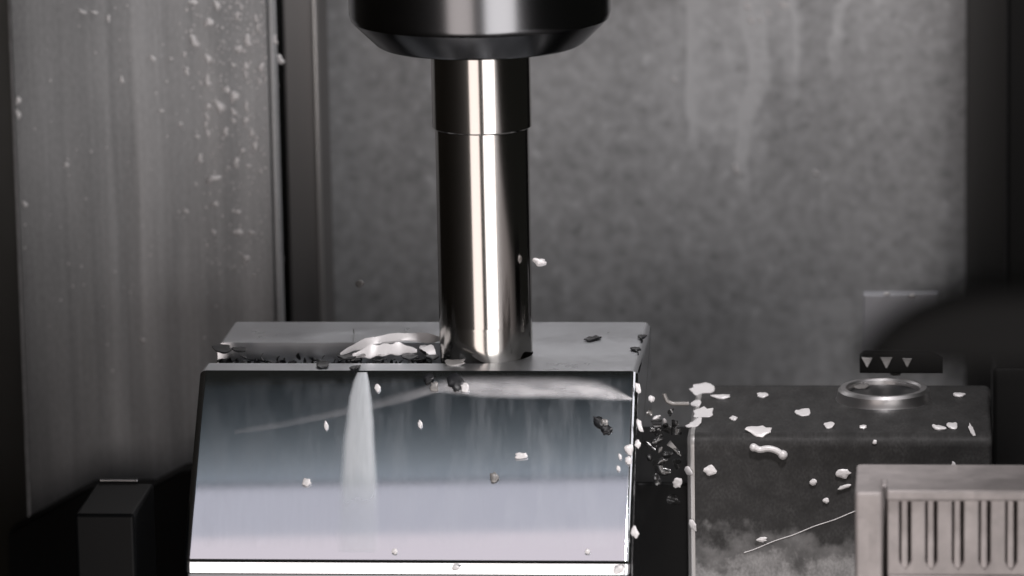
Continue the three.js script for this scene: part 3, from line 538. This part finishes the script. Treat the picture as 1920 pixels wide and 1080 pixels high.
{ // coolant: stream down the face, sprayed film, droplets
  const strip = (rows, th) => { const uv = [];                    // rows of [left px, right px, py], a thin domed body of liquid lying on the sloped face
    const pos = [], idx = [], n = 12;
    rows.forEach(([a, b, y, y2], j) => { for (let i = 0; i <= n; i++) { const s = i / n, p = onPlane(lerp(a, b, s), lerp(y, y2 ?? y, s), V(0, 0, 0), faceN), d = Math.sqrt(Math.max(0, 1 - Math.pow(2 * s - 1, 2))); p.addScaledVector(faceN, 0.0001 + th * d); pos.push(p.x, p.y, p.z); uv.push(s, 1 - j / (rows.length - 1)); if (j < rows.length - 1 && i < n) { const q = j * (n + 1) + i; idx.push(q, q + n + 1, q + 1, q + 1, q + n + 1, q + n + 2); } } });
    const g = new THREE.BufferGeometry(); g.setAttribute('position', new THREE.Float32BufferAttribute(pos, 3)); g.setAttribute('uv', new THREE.Float32BufferAttribute(uv, 2)); g.setIndex(idx); g.computeVertexNormals();
    return g;
  };
  solo('coolant_stream', strip([[668, 690, 699], [660, 694, 715], [651, 699, 745], [645, 704, 790], [639, 706, 830], [636, 709, 870], [632, 712, 910], [630, 714, 960], [628, 716, 1035]], 0.00015), M.film, 'pale milky stream of coolant running down the sloped face', 'coolant');
  const sheet = (cols, th) => {                  // columns of [px, upper py, lower py]
    const pos = [], idx = [], uv = [], n = 8, rr = rng(3);
    cols.forEach(([x, a, b], j) => { for (let i = 0; i <= n; i++) { const t = i / n, p = onPlane(x, lerp(a, b, t), V(0, 0, 0), faceN); p.addScaledVector(faceN, (th < 0.00005 ? 0.00002 : 0.00006) + th * Math.sqrt(Math.max(0, 1 - Math.pow(2 * t - 1, 2))) * (0.9 + 0.2 * rr())); pos.push(p.x, p.y, p.z); uv.push(j / (cols.length - 1), 1 - t); if (j < cols.length - 1 && i < n) { const q = j * (n + 1) + i; idx.push(q, q + 1, q + n + 1, q + 1, q + n + 2, q + n + 1); } } });
    const g = new THREE.BufferGeometry(); g.setAttribute('position', new THREE.Float32BufferAttribute(pos, 3)); g.setAttribute('uv', new THREE.Float32BufferAttribute(uv, 2)); g.setIndex(idx); g.computeVertexNormals();
    return g;
  };
  const smear = tex(512, 512, (u, v) => clamp(0.10 + 0.55 * fbm(u * 22, v * 2.2, 91, 4) + 0.3 * Math.max(0, fbm(u * 9, v * 6, 93, 4)) + 0.25 * fbm(u * 90, v * 5, 95, 2), 0, 1) * smooth(u, 0, 0.03) * (1 - smooth(u, 0.97, 1)) * smooth(v, 0, 0.05) * (1 - smooth(v, 0.95, 1)), false, true);
  solo('coolant_smear', sheet([[368, 703, 1034], [560, 703, 1034], [770, 703, 1034], [980, 703, 1034], [1186, 703, 1034]], 0.00002), std({ color: RGB(0.80, 0.82, 0.84), metalness: 0.9, roughness: 0.5, transparent: true, opacity: 0.13, alphaMap: smear }), 'faint streaky smear of drying coolant over the whole sloped face', 'coolant');
  solo('coolant_film', sheet([[440, 803, 815], [520, 788, 805], [600, 771, 790], [680, 751, 774], [760, 728, 757], [820, 712, 738], [850, 702, 742], [900, 700, 748], [960, 700, 750], [1020, 701, 750], [1080, 702, 751], [1120, 708, 752], [1150, 722, 753], [1175, 738, 752], [1186, 746, 750]], 0.00012), M.filmThin, 'thin pale film of coolant spread in an arc on the sloped face under the tool', 'coolant');
  const r = rng(31), dg = new THREE.SphereGeometry(1, 14, 8, 0, Math.PI * 2, 0, Math.PI / 2).rotateX(Math.PI / 2);
  const first = [[364, 78, 8, 10], [464, 77, 8, 9], [412, 200, 9, 10], [439, 181, 7, 11], [423, 247, 6, 7], [362, 4, 7, 6], [390, 110, 6, 8], [515, 75, 6, 7], [526, 112, 6, 7], [490, 126, 7, 7], [350, 134, 5, 6], [286, 110, 4, 5], [203, 35, 4, 5], [228, 150, 5, 5], [391, 42, 7, 9], [389, 152, 6, 9], [425, 168, 5, 7], [438, 210, 5, 6], [375, 297, 6, 7], [443, 305, 6, 8], [466, 311, 4, 4], [400, 335, 11, 7], [124, 309, 4, 5], [461, 124, 4, 9], [461, 140, 4, 6], [487, 152, 4, 5], [438, 226, 4, 5], [390, 200, 4, 6], [388, 218, 4, 6], [386, 233, 4, 5], [480, 35, 4, 6], [484, 52, 4, 6], [445, 30, 4, 6], [404, 382, 5, 6], [446, 397, 5, 5], [447, 435, 8, 7], [471, 436, 4, 5], [461, 484, 5, 7], [349, 396, 4, 5], [401, 435, 4, 5], [47, 383, 4, 5], [34, 188, 4, 8], [34, 214, 4, 8], [268, 638, 4, 5], [302, 208, 4, 4], [338, 233, 5, 3], [286, 110, 5, 4], [155, 22, 7, 3], [177, 23, 5, 3], [346, 102, 4, 4], [320, 110, 3, 3], [472, 250, 4, 7], [478, 275, 4, 8], [455, 282, 4, 5], [407, 10, 5, 9], [438, 122, 4, 4], [447, 92, 8, 5], [457, 95, 4, 4], [462, 200, 4, 8], [461, 225, 4, 7], [480, 268, 3, 6], [370, 256, 4, 4], [390, 250, 4, 7]];
  const blobs = [1, 2, 3, 4, 5].map((q) => { const g = dg.clone(), p = g.attributes.position; for (let i = 0; i < p.count; i++) { const a = Math.atan2(p.getY(i), p.getX(i)), k = 1 + 0.28 * Math.sin(a * 2 + q) + 0.18 * Math.sin(a * 3 + q * 2.3) + 0.1 * Math.sin(5 * a + q); p.setXY(i, p.getX(i) * k, p.getY(i) * k); } g.computeVertexNormals(); return g; });
  const zP = -0.11; let proto;
  for (const [x, y, a, b] of first) {
    const m = proto ? proto.clone() : new THREE.Mesh(dg, M.drop); proto ??= m; m.geometry = blobs[Math.floor(r() * 5)];
    m.name = numbered('bright_speck'); scene.add(m); setTag(m, (a > 7 ? 'large' : a > 5 ? 'medium' : 'tiny') + ' white speck on the left panel, ' + (y < 60 ? 'at its top' : y < 130 ? 'beside the collet nut' : y < 215 ? 'beside the upper shank' : y < 270 ? 'beside the tool step' : y < 420 ? 'beside the lower shank' : 'low down') + ', ' + (x < 130 ? 'left edge' : x < 320 ? 'left of the splash' : x < 395 ? 'left half' : x < 450 ? 'right half' : 'right edge'), 'speck', 'bright specks on the left panel');
    m.position.copy(onZ(x, y, zP)).add(V(0, 0, 0.0001)); m.scale.set(a * U * 1.25, b * U * 1.25, 0.0008 * a / 8); m.rotation.z = (r() - 0.5) * 0.5; m.castShadow = true;
  }
  for (const [x, y, a, b, z, l] of [[1663, 551, 7, 4, -0.107, 'small pale speck on the top edge of the small grey plate, left one'], [1711, 556, 6, 6, -0.107, 'small pale speck on the small grey plate, right one']]) { const m = new THREE.Mesh(dg, M.drop); m.name = numbered('bright_speck'); scene.add(m); setTag(m, l, 'speck'); m.position.copy(onZ(x, y, z)); m.scale.set(a * U * 1.1, b * U * 1.1, 0.0006); }
  for (const [x, y, a, b, l] of [[1470, 10, 11, 5, 'widest pale speck at the very top of the back wall'], [1441, 23, 5, 5, 'small pale speck just left of the widest one at the top of the back wall'], [1408, 38, 6, 6, 'left one of two touching pale specks near the top of the back wall'], [1426, 37, 5, 4, 'right one of two touching pale specks near the top of the back wall'], [1401, 12, 8, 5, 'pale speck at the top of the back wall, above the touching pair'], [1264, 150, 5, 4, 'lone pale speck on the back wall nearest to the tool'], [1380, 318, 5, 9, 'tall pale speck at the lower end of the long run mark'], [1530, 325, 5, 5, 'lone pale speck on the right half of the back wall']]) { const m = proto.clone(); m.name = numbered('bright_speck'); scene.add(m); setTag(m, l, 'speck', 'pale specks on the back wall'); m.position.copy(onZ(x, y, WALL.z)); m.scale.set(a * U * 1.25, b * U * 1.25, 0.0006); }
  for (const [x, y, a, b, l] of [[527, 487, 6, 4, 'topmost of the bright chips caught low in the black gap beside the rail'], [523, 523, 5, 8, 'second bright chip from the top, low in the black gap beside the rail'], [525, 546, 6, 7, 'third bright chip from the top, low in the black gap beside the rail'], [523, 576, 5, 11, 'lowest bright chip in the black gap beside the rail, just above the block'], [515, 160, 5, 14, 'tall bright chip high in the black gap beside the rail'], [519, 325, 8, 7, 'bright chip in the black gap beside the rail, below the tool step']]) { const m = proto.clone(); m.geometry = blobs[(x + y) % 5]; m.name = numbered('bright_speck'); scene.add(m); setTag(m, l, 'speck', 'bright chips in the gap beside the rail'); m.position.copy(onZ(x, y, -0.1505)); m.scale.set(a * U * 1.15, b * U * 1.15, 0.001); }
  // fine spatter nobody could count
  const list = []; for (let i = 0; i < 420; i++) { const u = r(), x = 330 + 170 * Math.sqrt(r()), y = 520 * Math.pow(r(), 1.3); const s = (0.8 + 1.6 * r() * r()); list.push(new THREE.Matrix4().compose(onZ(x, y, zP).add(V(0, 0, 0.00005)), new THREE.Quaternion(), V(s * U * (0.8 + r()), s * U * (0.9 + 1.6 * r()), 0.0002))); }
  for (let i = 0; i < 90; i++) { const s = 1 + r() * 1.5; list.push(new THREE.Matrix4().compose(onZ(35 + 460 * r(), 700 * r(), zP).add(V(0, 0, 0.00005)), new THREE.Quaternion(), V(s * U, s * U * 1.3, 0.0002))); }
  const im = new THREE.InstancedMesh(new THREE.SphereGeometry(1, 8, 5), M.drop, list.length); list.forEach((q, i) => im.setMatrixAt(i, q)); im.name = 'fine_spatter'; scene.add(im);
  setTag(im, 'fine pale spatter on the left sheet metal panel', 'spatter', null, 'stuff');
}
renderer.render(scene, camera);
